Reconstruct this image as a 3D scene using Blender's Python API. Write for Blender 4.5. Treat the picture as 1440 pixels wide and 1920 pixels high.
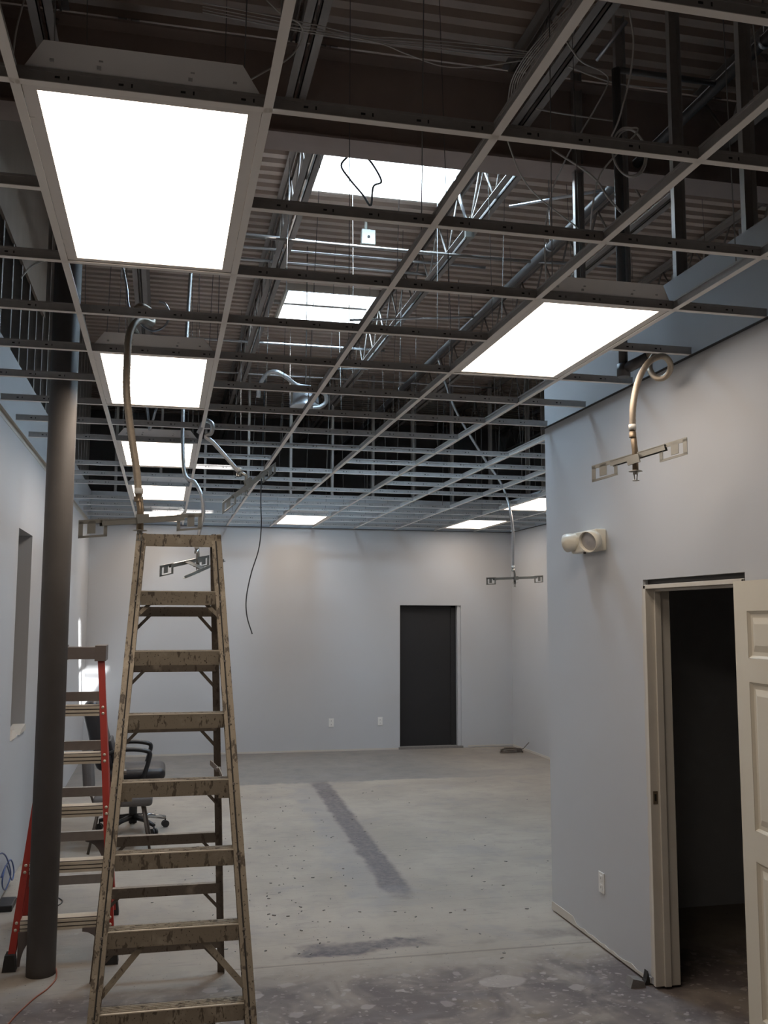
import bpy, bmesh, math, random
from mathutils import Vector, Matrix
random.seed(7)
for o in list(bpy.data.objects): bpy.data.objects.remove(o)
sc = bpy.context.scene
COL = sc.collection

# ------------------------------------------------------------------ camera
F_PX = 1804.3
YAW, PITCH, ROLL = 0.2234, 0.1094, 0.0024
CAM = Vector((0, 0, 1.880))
fw = Vector((math.sin(YAW)*math.cos(PITCH), math.cos(YAW)*math.cos(PITCH), math.sin(PITCH)))
rt = Vector((math.cos(YAW), -math.sin(YAW), 0)); up = rt.cross(fw)
rt, up = math.cos(ROLL)*rt + math.sin(ROLL)*up, math.cos(ROLL)*up - math.sin(ROLL)*rt
cam = bpy.data.cameras.new('camera'); cam_o = bpy.data.objects.new('camera', cam); COL.objects.link(cam_o)
cam.sensor_fit = 'VERTICAL'; cam.sensor_height = 36.0; cam.sensor_width = 27.0
cam.lens = 36.0*F_PX/1920.0; cam.clip_start = .05; cam.clip_end = 200
m = Matrix((rt, up, -fw)).transposed().to_4x4(); m.translation = CAM
cam_o.matrix_world = m
sc.camera = cam_o

# ------------------------------------------------------------------ light
w = bpy.data.worlds.new('sky'); sc.world = w; w.use_nodes = True
bg = w.node_tree.nodes['Background']; bg.inputs[0].default_value = (.55, .78, 1.0, 1); bg.inputs[1].default_value = 26.0
sun = bpy.data.lights.new('sun', 'SUN'); sun.energy = 24; sun.angle = math.radians(.6); sun.color = (1, .97, .92)
sun_o = bpy.data.objects.new('sun', sun); COL.objects.link(sun_o)
sun_o.rotation_euler = Vector((-1, .87, -1.58)).to_track_quat('-Z', 'Y').to_euler()
sun_o.location = (6, 2, 14)
PANEL = 6.3                       # radiance of the lit troffer lenses
PANEL_COL = (1.0, .85, .715)
sc.view_settings.view_transform = 'Standard'; sc.view_settings.look = 'None'
sc.view_settings.exposure = 0.26; sc.view_settings.gamma = 1.0
try: sc.view_settings.use_curve_mapping = False
except Exception: pass

sc.cycles.max_bounces = 7; sc.cycles.diffuse_bounces = 4; sc.cycles.glossy_bounces = 2; sc.cycles.transmission_bounces = 2
sc.cycles.caustics_reflective = False; sc.cycles.caustics_refractive = False

# ------------------------------------------------------------------ measures
S = .6096; GX = -.3856; GY = 2.3351; ZC = 3.1645       # ceiling grid
XL, XR, XRB, YB, YCOR = -1.02, 2.50, 5.08, 13.712, 6.06  # walls
ZW = 3.61; ZD = 5.50                                    # top of drywall, roof deck
def ray(px, py): return fw*F_PX + rt*(px-720) - up*(py-960)
def atY(px, py, Y): d = ray(px, py); return CAM + d*(Y/d.y)
def atZ(px, py, Z): d = ray(px, py); return CAM + d*((Z-CAM.z)/d.z)
def atX(px, py, X): d = ray(px, py); return CAM + d*(X/d.x)

# ------------------------------------------------------------------ materials
MATS = {}
class NT:
    def __init__(s, name):
        s.m = bpy.data.materials.new(name); s.m.use_nodes = True; s.t = s.m.node_tree; s.n = s.t.nodes
        s.b = s.n['Principled BSDF']; MATS[name] = s.m
        s.co = s.n.new('ShaderNodeTexCoord')
    def link(s, a, b): s.t.links.new(a, b)
    def put(s, sock, v):
        if isinstance(v, bpy.types.NodeSocket): s.link(v, sock)
        else: sock.default_value = v
    def math(s, op, a, b=0, c=0, clamp=False):
        n = s.n.new('ShaderNodeMath'); n.operation = op; n.use_clamp = clamp
        for i, v in enumerate((a, b, c)): s.put(n.inputs[i], v)
        return n.outputs[0]
    def noise(s, scale, detail=4, rough=.55, vec=None, dist=0):
        n = s.n.new('ShaderNodeTexNoise'); n.inputs['Scale'].default_value = scale
        n.inputs['Detail'].default_value = min(detail, 3); n.inputs['Roughness'].default_value = rough
        n.inputs['Distortion'].default_value = dist
        s.link(vec or s.co.outputs['Object'], n.inputs['Vector']); return n.outputs['Fac']
    def step(s, v, lo, hi):
        n = s.n.new('ShaderNodeMapRange'); n.interpolation_type = 'SMOOTHSTEP'
        s.put(n.inputs['Value'], v); n.inputs['From Min'].default_value = lo; n.inputs['From Max'].default_value = hi
        return n.outputs['Result']
    def mix(s, fac, a, b):
        n = s.n.new('ShaderNodeMix'); n.data_type = 'RGBA'
        s.put(n.inputs[0], fac)
        for k, v in ((6, a), (7, b)):
            if isinstance(v, bpy.types.NodeSocket): s.link(v, n.inputs[k])
            else: n.inputs[k].default_value = (*v, 1)
        return n.outputs[2]
    def color(s, v):
        if isinstance(v, bpy.types.NodeSocket): s.link(v, s.b.inputs['Base Color'])
        else: s.b.inputs['Base Color'].default_value = (*v, 1)
    def bump(s, h, strength=.3, dist=.01):
        n = s.n.new('ShaderNodeBump'); n.inputs['Strength'].default_value = strength
        n.inputs['Distance'].default_value = dist; s.link(h, n.inputs['Height']); s.link(n.outputs[0], s.b.inputs['Normal'])
    def set(s, rough=.5, metal=0, spec=None):
        s.b.inputs['Roughness'].default_value = rough; s.b.inputs['Metallic'].default_value = metal
        if spec is not None: s.b.inputs['Specular IOR Level'].default_value = spec
        return s
def plain(name, col, rough=.5, metal=0, var=.12, scale=8, bump=0, spec=None):
    t = NT(name); f = t.noise(scale, 4)
    lo = tuple(c*(1-var) for c in col); hi = tuple(min(1, c*(1+var)) for c in col)
    t.color(t.mix(f, lo, hi)); t.set(rough, metal, spec)
    if bump: t.bump(t.noise(scale*12, 3), bump, .004)
    return t.m

plain('wall_paint', (.50, .515, .535), .62, 0, .035, 1.3, .05)
plain('bare_drywall', (.55, .52, .47), .8, 0, .08, 6, .1)
plain('kraft_panel', (.24, .19, .155), .85, 0, .15, 5, .1)
plain('deck_steel', (.62, .51, .44), .55, 0, .22, 2.2, 0)
plain('joist_steel', (.32, .285, .26), .5, .1, .2, 4)
plain('girder_steel', (.40, .315, .275), .6, .1, .2, 3)
plain('block_wall', (.26, .24, .225), .9, 0, .2, 3, .2)
plain('galvanised', (.55, .56, .58), .36, .6, .18, 30)
plain('stud_steel', (.50, .48, .46), .42, .3, .15, 20)
plain('tee_white', (.93, .89, .84), .45, 0, .03, 6)
plain('tee_web', (.50, .48, .465), .38, .45, .14, 40)
plain('housing_grey', (.88, .86, .85), .35, 0, .06, 10)
plain('lens_frame', (.85, .81, .77), .4, 0, .03, 10)
plain('clip_glint_white', (.95, .95, .95), .2, .5, .02, 10)  # near-white colour paints the bright glints on the clips
plain('emt', (.55, .56, .58), .28, .9, .08, 20)
plain('wire_dull', (.20, .19, .18), .5, .3, .1, 20)
plain('pipe_dark', (.13, .125, .125), .45, .4, .15, 10)
plain('cable_white', (.72, .68, .63), .5, 0, .1, 10)
plain('cable_black', (.02, .02, .022), .45, 0, .1, 10)
plain('cable_blue', (.05, .09, .25), .45, 0, .1, 10)
plain('cord_red', (.30, .09, .05), .5, 0, .1, 10)
plain('box_white', (.50, .53, .50), .45, 0, .04, 10)
plain('copper_red', (.45, .16, .10), .5, 0, .1, 10)
plain('hose_braid', (.40, .34, .27), .42, .65, .18, 60, .3)
plain('hose_steel', (.50, .50, .50), .35, .75, .15, 60, .3)
plain('bracket_zinc', (.34, .335, .305), .28, .75, .12, 25)
plain('brass', (.27, .21, .145), .42, .6, .15, 30)
plain('label_white', (.75, .74, .70), .5, 0, .05, 30)
plain('column_paint', (.115, .105, .098), .62, 0, .16, 7, .06)
plain('red_fibreglass', (.42, .035, .022), .42, 0, .12, 12)
plain('ladder_plastic', (.15, .125, .115), .55, 0, .15, 14)
plain('rung_alu', (.78, .70, .57), .35, .35, .15, 25)
plain('brace_alu', (.34, .31, .28), .45, .55, .15, 25)
plain('rubber', (.03, .028, .026), .8, 0, .2, 20)
plain('leather_black', (.022, .021, .024), .38, 0, .15, 20, .25)
plain('fabric_grey', (.13, .12, .115), .9, 0, .12, 40, .3)
plain('plastic_black', (.018, .018, .02), .4, 0, .1, 10)
plain('chrome', (.62, .62, .62), .18, 1, .03, 10)
plain('leg_bronze', (.12, .10, .085), .4, .5, .1, 10)
plain('door_cream', (.66, .61, .50), .42, 0, .03, 3)
plain('jamb_cream', (.60, .56, .49), .5, 0, .07, 9)
plain('door_charcoal', (.013, .013, .0145), .6, 0, .12, 5)
plain('plate_white', (.74, .74, .72), .35, 0, .02, 10)
plain('fitting_cream', (.72, .68, .58), .4, 0, .04, 10)
plain('lamp_glass', (.42, .41, .41), .2, .3, .1, 40)
plain('slot_dark', (.02, .018, .016), .6, 0, .1, 10)
plain('debris_grey', (.20, .19, .18), .8, 0, .2, 40)
plain('paper_pink', (.55, .42, .40), .7, 0, .1, 40)
plain('curb_white', (.80, .74, .66), .7, 0, .06, 4)

# paint-spattered aluminium of the old step ladder
def spatter(name, base, dark, amount):
    t = NT(name); v = t.co.outputs['Object']
    st = t.n.new('ShaderNodeMapping'); t.link(v, st.inputs[0]); st.inputs['Scale'].default_value = (1, 1, .35)
    a = t.step(t.noise(26, 5, .7, st.outputs[0]), .60-amount, .66-amount)
    b = t.step(t.noise(95, 3, .6, v), .63, .68)
    d = t.math('MAXIMUM', t.math('MULTIPLY', a, .75), b)
    pale = t.step(t.noise(9, 3, .5, v), .55, .7)
    c = t.mix(t.math('MULTIPLY', pale, .6), base, (.50, .44, .345))
    t.color(t.mix(d, c, dark)); t.set(.48, .45)
    t.link(t.math('MULTIPLY', t.math('SUBTRACT', 1, d), .5), t.b.inputs['Metallic'])
    t.bump(t.noise(60, 4, .6, v), .25, .004)
    return t.m
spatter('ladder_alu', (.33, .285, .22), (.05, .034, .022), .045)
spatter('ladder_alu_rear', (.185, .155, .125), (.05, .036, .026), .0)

# lit lens
t = NT('lens_lit'); t.color((.9, .9, .9)); t.b.inputs['Emission Color'].default_value = (*PANEL_COL, 1)
t.b.inputs['Emission Strength'].default_value = PANEL
# skylight dome: milky acrylic
t = NT('dome_acrylic')
tr = t.n.new('ShaderNodeBsdfTransparent'); tl = t.n.new('ShaderNodeBsdfTranslucent'); mx = t.n.new('ShaderNodeMixShader')
tr.inputs[0].default_value = (.96, .97, 1, 1); tl.inputs[0].default_value = (.9, .9, .9, 1)
mx.inputs[0].default_value = .35
t.link(tr.outputs[0], mx.inputs[1]); t.link(tl.outputs[0], mx.inputs[2]); t.link(mx.outputs[0], t.n['Material Output'].inputs[0])

# concrete floor: worn slab with old wall lines, glue patches and paint splashes
t = NT('concrete')
sep = t.n.new('ShaderNodeSeparateXYZ'); t.link(t.co.outputs['Object'], sep.inputs[0]); X, Y = sep.outputs[0], sep.outputs[1]
n1 = t.noise(.9, 5, .6); n2 = t.noise(4, 6, .65); n3 = t.noise(22, 5, .7); n4 = t.noise(1.7, 4, .6, None, .6)
c = t.mix(t.step(n1, .3, .7), (.305, .265, .222), (.39, .342, .286))
c = t.mix(t.math('MULTIPLY', t.step(n2, .45, .75), .45), c, (.24, .215, .195))
def wob(v, amp): return t.math('ADD', v, t.math('MULTIPLY', t.math('SUBTRACT', n2, .5), amp))
def band(v, lo, hi, e, amp=.25):
    q = wob(v, amp)
    return t.math('MULTIPLY', t.step(q, lo-e, lo+e), t.math('SUBTRACT', 1, t.step(q, hi-e, hi+e)))
xs = t.math('ADD', X, t.math('MULTIPLY', t.math('SUBTRACT', Y, 8.7), -.035))
stripV = t.math('MULTIPLY', band(xs, 1.60, 1.80, .03, .12), band(Y, 6.65, 11.2, .15, .5))
stripH = t.math('MULTIPLY', band(Y, 5.56, 5.74, .04, .28), band(X, .80, 2.7, .08, .5))
stripH = t.math('MULTIPLY', stripH, t.math('ADD', t.math('SUBTRACT', 1, t.step(X, 1.35, 1.75)), t.math('MULTIPLY', t.step(n4, .42, .62), .75)))
far = t.math('MULTIPLY', t.step(wob(Y, .22), 11.14, 11.26), t.math('SUBTRACT', 1, t.math('MULTIPLY', t.step(X, 2.9, 4.4), .75)))
near = t.math('SUBTRACT', 1, t.step(wob(Y, .45), 5.05, 5.42))
c = t.mix(t.math('MULTIPLY', far, t.math('ADD', .45, t.math('MULTIPLY', n2, .55))), c, (.16, .16, .162))
blotch = t.step(t.noise(2.6, 6, .68, None, .8), .30, .62)
c = t.mix(t.math('MULTIPLY', near, t.math('ADD', .35, t.math('MULTIPLY', blotch, .6))), c, (.118, .098, .095))
c = t.mix(t.math('MULTIPLY', t.math('MAXIMUM', stripV, t.math('MULTIPLY', stripH, .9)), t.math('ADD', .62, t.math('MULTIPLY', t.step(n3, .35, .65), .3))), c, (.105, .093, .10))
# halo of lighter skim beside the old wall line, saw cut, tan stain
halo = t.math('MULTIPLY', band(xs, 1.36, 1.60, .06, .25), band(Y, 6.4, 11.0, .3, .6))
c = t.mix(t.math('MULTIPLY', halo, t.math('MULTIPLY', n2, .7)), c, (.26, .25, .255))
cut = t.math('MULTIPLY', band(Y, 5.435, 5.455, .008, .03), band(X, .3, 2.6, .1, .2))
c = t.mix(t.math('MULTIPLY', cut, .55), c, (.13, .11, .10))
tan = t.math('MULTIPLY', t.step(t.noise(3.1, 5, .6, None, .4), .55, .75), band(Y, 3.0, 5.6, .3, .4))
c = t.mix(t.math('MULTIPLY', tan, .5), c, (.22, .175, .12))
dx = t.math('SUBTRACT', X, 1.78); dy = t.math('SUBTRACT', Y, 4.98)
rr = t.math('ADD', t.math('MULTIPLY', t.math('MULTIPLY', dx, dx), 42), t.math('MULTIPLY', t.math('MULTIPLY', dy, dy), 80))
blob = t.math('SUBTRACT', 1, t.step(wob(rr, 1.3), .5, .72))
c = t.mix(t.math('MULTIPLY', blob, .85), c, (.33, .29, .26))
# paint and mud splashes: some voronoi cells only, with wobbling rims
wv = t.n.new('ShaderNodeTexNoise'); wv.inputs['Scale'].default_value = 14; t.link(t.co.outputs['Object'], wv.inputs['Vector'])
va = t.n.new('ShaderNodeVectorMath'); va.operation = 'SCALE'; t.link(wv.outputs['Color'], va.inputs[0]); va.inputs['Scale'].default_value = .07
vb = t.n.new('ShaderNodeVectorMath'); vb.operation = 'ADD'; t.link(t.co.outputs['Object'], vb.inputs[0]); t.link(va.outputs[0], vb.inputs[1])
spl = None
for sc_, lo, keep in ((5.5, .30, .72), (11, .34, .60), (24, .36, .55)):
    sp = t.n.new('ShaderNodeTexVoronoi'); sp.inputs['Scale'].default_value = sc_; t.link(vb.outputs[0], sp.inputs['Vector'])
    cs = t.n.new('ShaderNodeSeparateColor'); t.link(sp.outputs['Color'], cs.inputs[0])
    q_ = t.math('MULTIPLY', t.math('SUBTRACT', 1, t.step(sp.outputs['Distance'], lo-.12, lo-.06)), t.step(cs.outputs[0], keep, keep+.02))
    q_ = t.math('MULTIPLY', q_, t.math('ADD', .35, t.math('MULTIPLY', cs.outputs[1], .65)))
    spl = q_ if spl is None else t.math('MAXIMUM', spl, q_)
spl2 = t.math('MULTIPLY', t.step(n3, .56, .70), .45)
c = t.mix(t.math('MULTIPLY', t.math('MAXIMUM', spl, spl2), t.math('ADD', .10, t.math('MULTIPLY', near, .62))), c, (.40, .355, .325))
scr = t.n.new('ShaderNodeMapping'); t.link(t.co.outputs['Object'], scr.inputs[0]); scr.inputs['Scale'].default_value = (.6, 5, 1)
c = t.mix(t.math('MULTIPLY', t.step(t.noise(5, 5, .75, scr.outputs[0]), .54, .72), .45), c, (.20, .178, .165))
c = t.mix(t.math('MULTIPLY', t.step(t.noise(1.9, 5, .7, None, .5), .52, .7), .35), c, (.25, .235, .235))
c = t.mix(t.step(t.noise(55, 2, .5), .70, .74), c, (.10, .09, .085))
t.color(c); t.set(.72, 0, .35); t.bump(t.math('ADD', n3, t.math('MULTIPLY', n2, .6)), .22, .006)

# ------------------------------------------------------------------ mesh helpers
class MB:
    def __init__(s): s.v = []; s.f = []; s.mi = []; s.sm = []
    def add(s, vs, fs, mi=0, smooth=False):
        b = len(s.v); s.v += [tuple(v) for v in vs]
        for f in fs: s.f.append([b+i for i in f]); s.mi.append(mi); s.sm.append(smooth)
        return s
    def box(s, x0, x1, y0, y1, z0, z1, mi=0):
        vs = [(x, y, z) for z in (z0, z1) for y in (y0, y1) for x in (x0, x1)]
        return s.add(vs, [(0, 2, 3, 1), (4, 5, 7, 6), (0, 1, 5, 4), (2, 6, 7, 3), (0, 4, 6, 2), (1, 3, 7, 5)], mi)
    def beam(s, p0, p1, w, d, side=(1, 0, 0), mi=0):
        """box between two points: w along `side`, d along the third axis"""
        p0, p1 = Vector(p0), Vector(p1); a = (p1-p0).normalized(); sd = Vector(side); sd = (sd - a*sd.dot(a)).normalized(); th = a.cross(sd)
        vs = [p + sd*(i*w/2) + th*(j*d/2) for p in (p0, p1) for i, j in ((-1, -1), (1, -1), (1, 1), (-1, 1))]
        return s.add(vs, [(3, 2, 1, 0), (4, 5, 6, 7), (0, 1, 5, 4), (1, 2, 6, 5), (2, 3, 7, 6), (3, 0, 4, 7)], mi)
    def tube(s, pts, r, n=8, mi=0, rib=0, pitch=.009, cap=True):
        pts = [Vector(p) for p in pts]
        if rib:
            out = []; L = 0
            for a, b in zip(pts, pts[1:]):
                k = max(1, int((b-a).length/pitch)); out += [a.lerp(b, i/k) for i in range(k)]
            pts = out + [pts[-1]]
        rs = r if isinstance(r, (list, tuple)) else [r*(1+(rib if i % 2 else 0)) for i in range(len(pts))]
        T = [(pts[min(i+1, len(pts)-1)]-pts[max(i-1, 0)]).normalized() for i in range(len(pts))]
        ref = Vector((0, 0, 1)) if abs(T[0].z) < .9 else Vector((1, 0, 0))
        N = (ref - T[0]*ref.dot(T[0])).normalized(); vs = []
        for i, p in enumerate(pts):
            N = (N - T[i]*N.dot(T[i])).normalized(); B = T[i].cross(N)
            vs += [p + (N*math.cos(2*math.pi*k/n) + B*math.sin(2*math.pi*k/n))*rs[i] for k in range(n)]
        fs = [(i*n+k, i*n+(k+1) % n, (i+1)*n+(k+1) % n, (i+1)*n+k) for i in range(len(pts)-1) for k in range(n)]
        s.add(vs, fs, mi, True)
        if cap:
            e = len(vs)-n; b = len(s.v)-len(vs)
            s.f += [[b+k for k in reversed(range(n))], [b+e+k for k in range(n)]]; s.mi += [mi, mi]; s.sm += [False, False]
        return s
    def cyl(s, p0, p1, r, n=12, mi=0): return s.tube([p0, p1], r, n, mi)
    def lathe(s, prof, c, axis=(0, 0, 1), n=20, mi=0):
        """prof: (radius, height) along axis from c"""
        a = Vector(axis).normalized(); ref = Vector((0, 0, 1)) if abs(a.z) < .9 else Vector((1, 0, 0))
        N = (ref-a*ref.dot(a)).normalized(); B = a.cross(N); c = Vector(c)
        vs = [c + a*h + (N*math.cos(2*math.pi*k/n)+B*math.sin(2*math.pi*k/n))*r for r, h in prof for k in range(n)]
        fs = [(i*n+k, i*n+(k+1) % n, (i+1)*n+(k+1) % n, (i+1)*n+k) for i in range(len(prof)-1) for k in range(n)]
        return s.add(vs, fs, mi, True)
    def prism(s, poly, ax, h0, h1, mi=0):
        """poly of 2D points extruded along axis ax ('x','y','z')"""
        def P(a, b, h): return {'x': (h, a, b), 'y': (a, h, b), 'z': (a, b, h)}[ax]
        n = len(poly); vs = [P(a, b, h0) for a, b in poly] + [P(a, b, h1) for a, b in poly]
        fs = [tuple(reversed(range(n))), tuple(range(n, 2*n))] + [(i, (i+1) % n, n+(i+1) % n, n+i) for i in range(n)]
        return s.add(vs, fs, mi)
    def mesh(s, name, mats):
        me = bpy.data.meshes.new(name); me.from_pydata(s.v, [], s.f)
        for m_ in ([mats] if isinstance(mats, str) else mats): me.materials.append(MATS[m_])
        for p, mi, sm in zip(me.polygons, s.mi, s.sm): p.material_index = mi; p.use_smooth = sm
        bm = bmesh.new(); bm.from_mesh(me); bmesh.ops.recalc_face_normals(bm, faces=bm.faces[:]); bm.to_mesh(me); bm.free()
        me.update(); return me
    def build(s, name, mats, parent=None, bevel=0, seg=2):
        o = link(name, s.mesh(name, mats), parent)
        if bevel:
            b = o.modifiers.new('bevel', 'BEVEL'); b.width = bevel; b.segments = seg; b.limit_method = 'ANGLE'; b.angle_limit = math.radians(40)
        return o
def link(name, me, parent=None):
    o = bpy.data.objects.new(name, me); COL.objects.link(o)
    if parent is not None:
        o.parent = parent
        o.matrix_parent_inverse = Matrix.Translation(parent.location).inverted() if parent.location.length else Matrix()
    return o
def thing(name, label, cat, loc=(0, 0, 0), group=None):
    o = bpy.data.objects.new(name, None); COL.objects.link(o); o.location = loc; o.empty_display_size = .1
    return tag(o, label, cat, group)
def tag(o, label, cat, group=None):
    o['label'] = label; o['category'] = cat
    if group: o['group'] = group
    return o
def struct(o): o['kind'] = 'structure'; return o
def spline(pts, k=10):
    """Catmull-Rom through the points"""
    P = [Vector(p) for p in pts]; P = [P[0]*2-P[1]] + P + [P[-1]*2-P[-2]]; out = []
    for i in range(1, len(P)-2):
        for j in range(k):
            u = j/k; a, b, c_, d = P[i-1], P[i], P[i+1], P[i+2]
            out.append(.5*((2*b) + (c_-a)*u + (2*a-5*b+4*c_-d)*u*u + (3*b-a-3*c_+d)*u**3))
    return out + [P[-2]]

# ------------------------------------------------------------------ the setting
struct(MB().box(-5, 9, -3.2, 17.6, -.15, 0).build('floor', 'concrete'))
# left partition with a framed opening
OY0, OY1, OZ0, OZ1 = 7.22, 7.94, 1.02, 2.51
b = MB()
b.box(XL-.14, XL, -3, OY0, 0, ZW).box(XL-.14, XL, OY1, YB+.12, 0, ZW).box(XL-.14, XL, OY0, OY1, 0, OZ0).box(XL-.14, XL, OY0, OY1, OZ1, ZW)
wl = struct(b.build('wall_left', 'wall_paint'))
# back wall with the dark doorway
DX0, DX1, DZ = 3.358, 4.285, 2.062
b = MB().box(XL, DX0, YB, YB+.12, 0, ZW).box(DX1, XRB+.12, YB, YB+.12, 0, ZW).box(DX0, DX1, YB, YB+.12, DZ, ZW)
wb = struct(b.build('wall_back', 'wall_paint'))
# right partition with the door opening
RY0, RY1, RZ = 3.80, 4.735, 2.085
b = MB().box(XR, XR+.12, -3, RY0, 0, ZW).box(XR, XR+.12, RY1, YCOR, .012, ZW).box(XR, XR+.12, RY0, RY1, RZ, ZW)
wr = struct(b.build('wall_right', 'wall_paint'))
struct(MB().box(XR+.12, XRB+.12, YCOR-.12, YCOR, 0, ZW).build('wall_return', 'wall_paint'))
wfr = struct(MB().box(XRB, XRB+.12, YCOR, YB, 0, ZW).build('wall_far_right', 'wall_paint'))
struct(MB().box(-5, 9, -3.2, -3, 0, ZD).build('wall_behind', 'wall_paint'))
struct(MB().box(-5.2, -5, -3.2, 17.6, 0, ZD).build('wall_outer_left', 'block_wall'))
struct(MB().box(9, 9.2, -3.2, 17.6, 0, ZD).build('wall_outer_right', 'block_wall'))
struct(MB().box(-5, 9, 17.4, 17.6, 0, ZD).build('wall_outer_back', 'block_wall'))
struct(MB().box(XR+.12, XRB+.2, -3, YCOR-.12, 2.7, 2.75).build('ceiling_side_room_added', 'block_wall'))  # unseen slab, added to keep the room behind the doorway dark
struct(MB().box(XRB+.2, XRB+.3, -3, YCOR, 0, 2.75).build('wall_side_room', 'block_wall'))
# raw skim of compound along the wall foot
b = MB(); pts = []
for i in range(25):
    y = YCOR - i*(YCOR-4.75)/24; pts.append((y, random.uniform(.012, .03) if i > 6 else .05))
for (y0, h0), (y1, h1) in zip(pts, pts[1:]):
    b.add([(XR-.004, y0, .012), (XR-.004, y1, .012), (XR-.004, y1, .012+h1), (XR-.004, y0, .012+h0), (XR, y0, .012), (XR, y1, .012), (XR, y1, .012+h1), (XR, y0, .012+h0)],
          [(0, 1, 2, 3), (3, 2, 6, 7), (0, 4, 5, 1)])
struct(b.build('trim_1', 'bare_drywall'))
struct(MB().box(XL, DX0-.02, YB-.006, YB, 0, .025).box(DX1+.1, XRB, YB-.006, YB, .01, .03).build('trim_2', 'bare_drywall'))
struct(MB().box(XRB-.006, XRB, 6.1, YB-.006, 0, .03).build('trim_3', 'bare_drywall'))
# studs of the partitions standing above the drywall
def stud_row(parent, pts, z0, z1, along, cap):
    me = None
    for (x, y) in pts:
        if me is None:
            q = MB(); h = z1-z0
            if along == 'y': q.box(-.032, .032, .032, .034, 0, h).box(-.032, -.030, -.001, .032, 0, h).box(.030, .032, -.001, .032, 0, h)
            else: q.box(-.001, .001, -.046, .046, 0, h).box(-.001, .034, -.046, -.044, 0, h).box(-.001, .034, .044, .046, 0, h)
            me = q.mesh('stud', 'stud_steel')
        o = link('stud', me, parent); o.location = (x, y, z0)
stud_row(wl, [(XL-.07, .2+.406*i) for i in range(34)], ZW, ZD-.03, 'y', 0)
stud_row(wr, [(XR+.06, .68+.61*i) for i in range(9)], ZW, ZD-.03, 'y', 0)
stud_row(wb, [(XL+.3+.61*i, YB+.06) for i in range(10)], ZW, ZD-.03, 'x', 0)
stud_row(wfr, [(XRB+.06, 6.4+.61*i) for i in range(12)], ZW, ZD-.03, 'y', 0)
struct(MB().box(XL-.05, XL-.03, -3, 8.38, 4.40, ZD-.03).build('trim_4', 'kraft_panel'))

# roof deck with 6 inch ribs, and two skylight openings
SKY = [(1.06, 2.22, 6.47, 7.67), (1.24, 2.22, 10.20, 11.37)]
def deck_strip(b, x0, x1, y0, y1):
    p = .1524; n = max(1, round((y1-y0)/p)); p = (y1-y0)/n; prof = []
    for i in range(n):
        y = y0+i*p
        prof += [(y, 0), (y+p*.46, 0), (y+p*.54, .062), (y+p*.92, .062)]
    prof.append((y1, 0))
    vs = [(x, y, ZD+z) for x in (x0, x1) for y, z in prof]; k = len(prof)
    b.add(vs, [(i, i+1, k+i+1, k+i) for i in range(k-1)])
b = MB(); ys = -3.2
for (x0, x1, y0, y1) in SKY:
    deck_strip(b, -5, 9, ys, y0); deck_strip(b, -5, x0, y0, y1); deck_strip(b, x1, 9, y0, y1); ys = y1
deck_strip(b, -5, 9, ys, 17.6)
ceil = struct(b.build('ceiling', 'deck_steel'))
b = MB(); g_ = .02; ys = -3.2
for (x0, x1, y0, y1) in SKY:
    b.box(-5.2, 9.2, ys, y0-g_, ZD+.07, ZD+.12).box(-5.2, x0-g_, y0-g_, y1+g_, ZD+.07, ZD+.12).box(x1+g_, 9.2, y0-g_, y1+g_, ZD+.07, ZD+.12); ys = y1+g_
b.box(-5.2, 9.2, ys, 17.6, ZD+.07, ZD+.12)
struct(b.build('roof_cover', 'block_wall'))
for k, (x0, x1, y0, y1) in enumerate(SKY):
    lab = ['bright roof skylight nearer the camera, beyond the dark cross girder', 'farther bright roof skylight, crossed by a thin conduit'][k]
    t_ = thing('skylight', lab, 'skylight', ((x0+x1)/2, (y0+y1)/2, ZD), 'roof skylights')
    e = .03
    MB().box(x0-e, x0, y0-e, y1+e, ZD-.06, ZD+.32).box(x1, x1+e, y0-e, y1+e, ZD-.06, ZD+.32).box(x0, x1, y0-e, y0, ZD-.06, ZD+.32).box(x0, x1, y1, y1+e, ZD-.06, ZD+.32).build('curb', 'curb_white', t_)
    q = MB(); N = 8; vs = []
    for i in range(N+1):
        for j in range(N+1):
            u, v = i/N*2-1, j/N*2-1
            vs.append(((x0+x1)/2+u*(x1-x0)/2*1.06, (y0+y1)/2+v*(y1-y0)/2*1.06, ZD+.32+.16*(1-u**4)*(1-v**4)))
    q.add(vs, [(i*(N+1)+j, (i+1)*(N+1)+j, (i+1)*(N+1)+j+1, i*(N+1)+j+1) for i in range(N) for j in range(N)], 0, True)
    q.build('dome', 'dome_acrylic', t_)
    if k == 1: MB().box(x0-.1, x1+.1, 10.70, 10.77, ZD-.03, ZD).build('crossbar', 'joist_steel', t_)
    pl = bpy.data.lights.new('skylight_portal', 'AREA'); pl.shape = 'RECTANGLE'; pl.size = x1-x0; pl.size_y = y1-y0; pl.cycles.is_portal = True
    po = bpy.data.objects.new('skylight_portal', pl); COL.objects.link(po); po.location = ((x0+x1)/2, (y0+y1)/2, ZD+.3)

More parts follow.
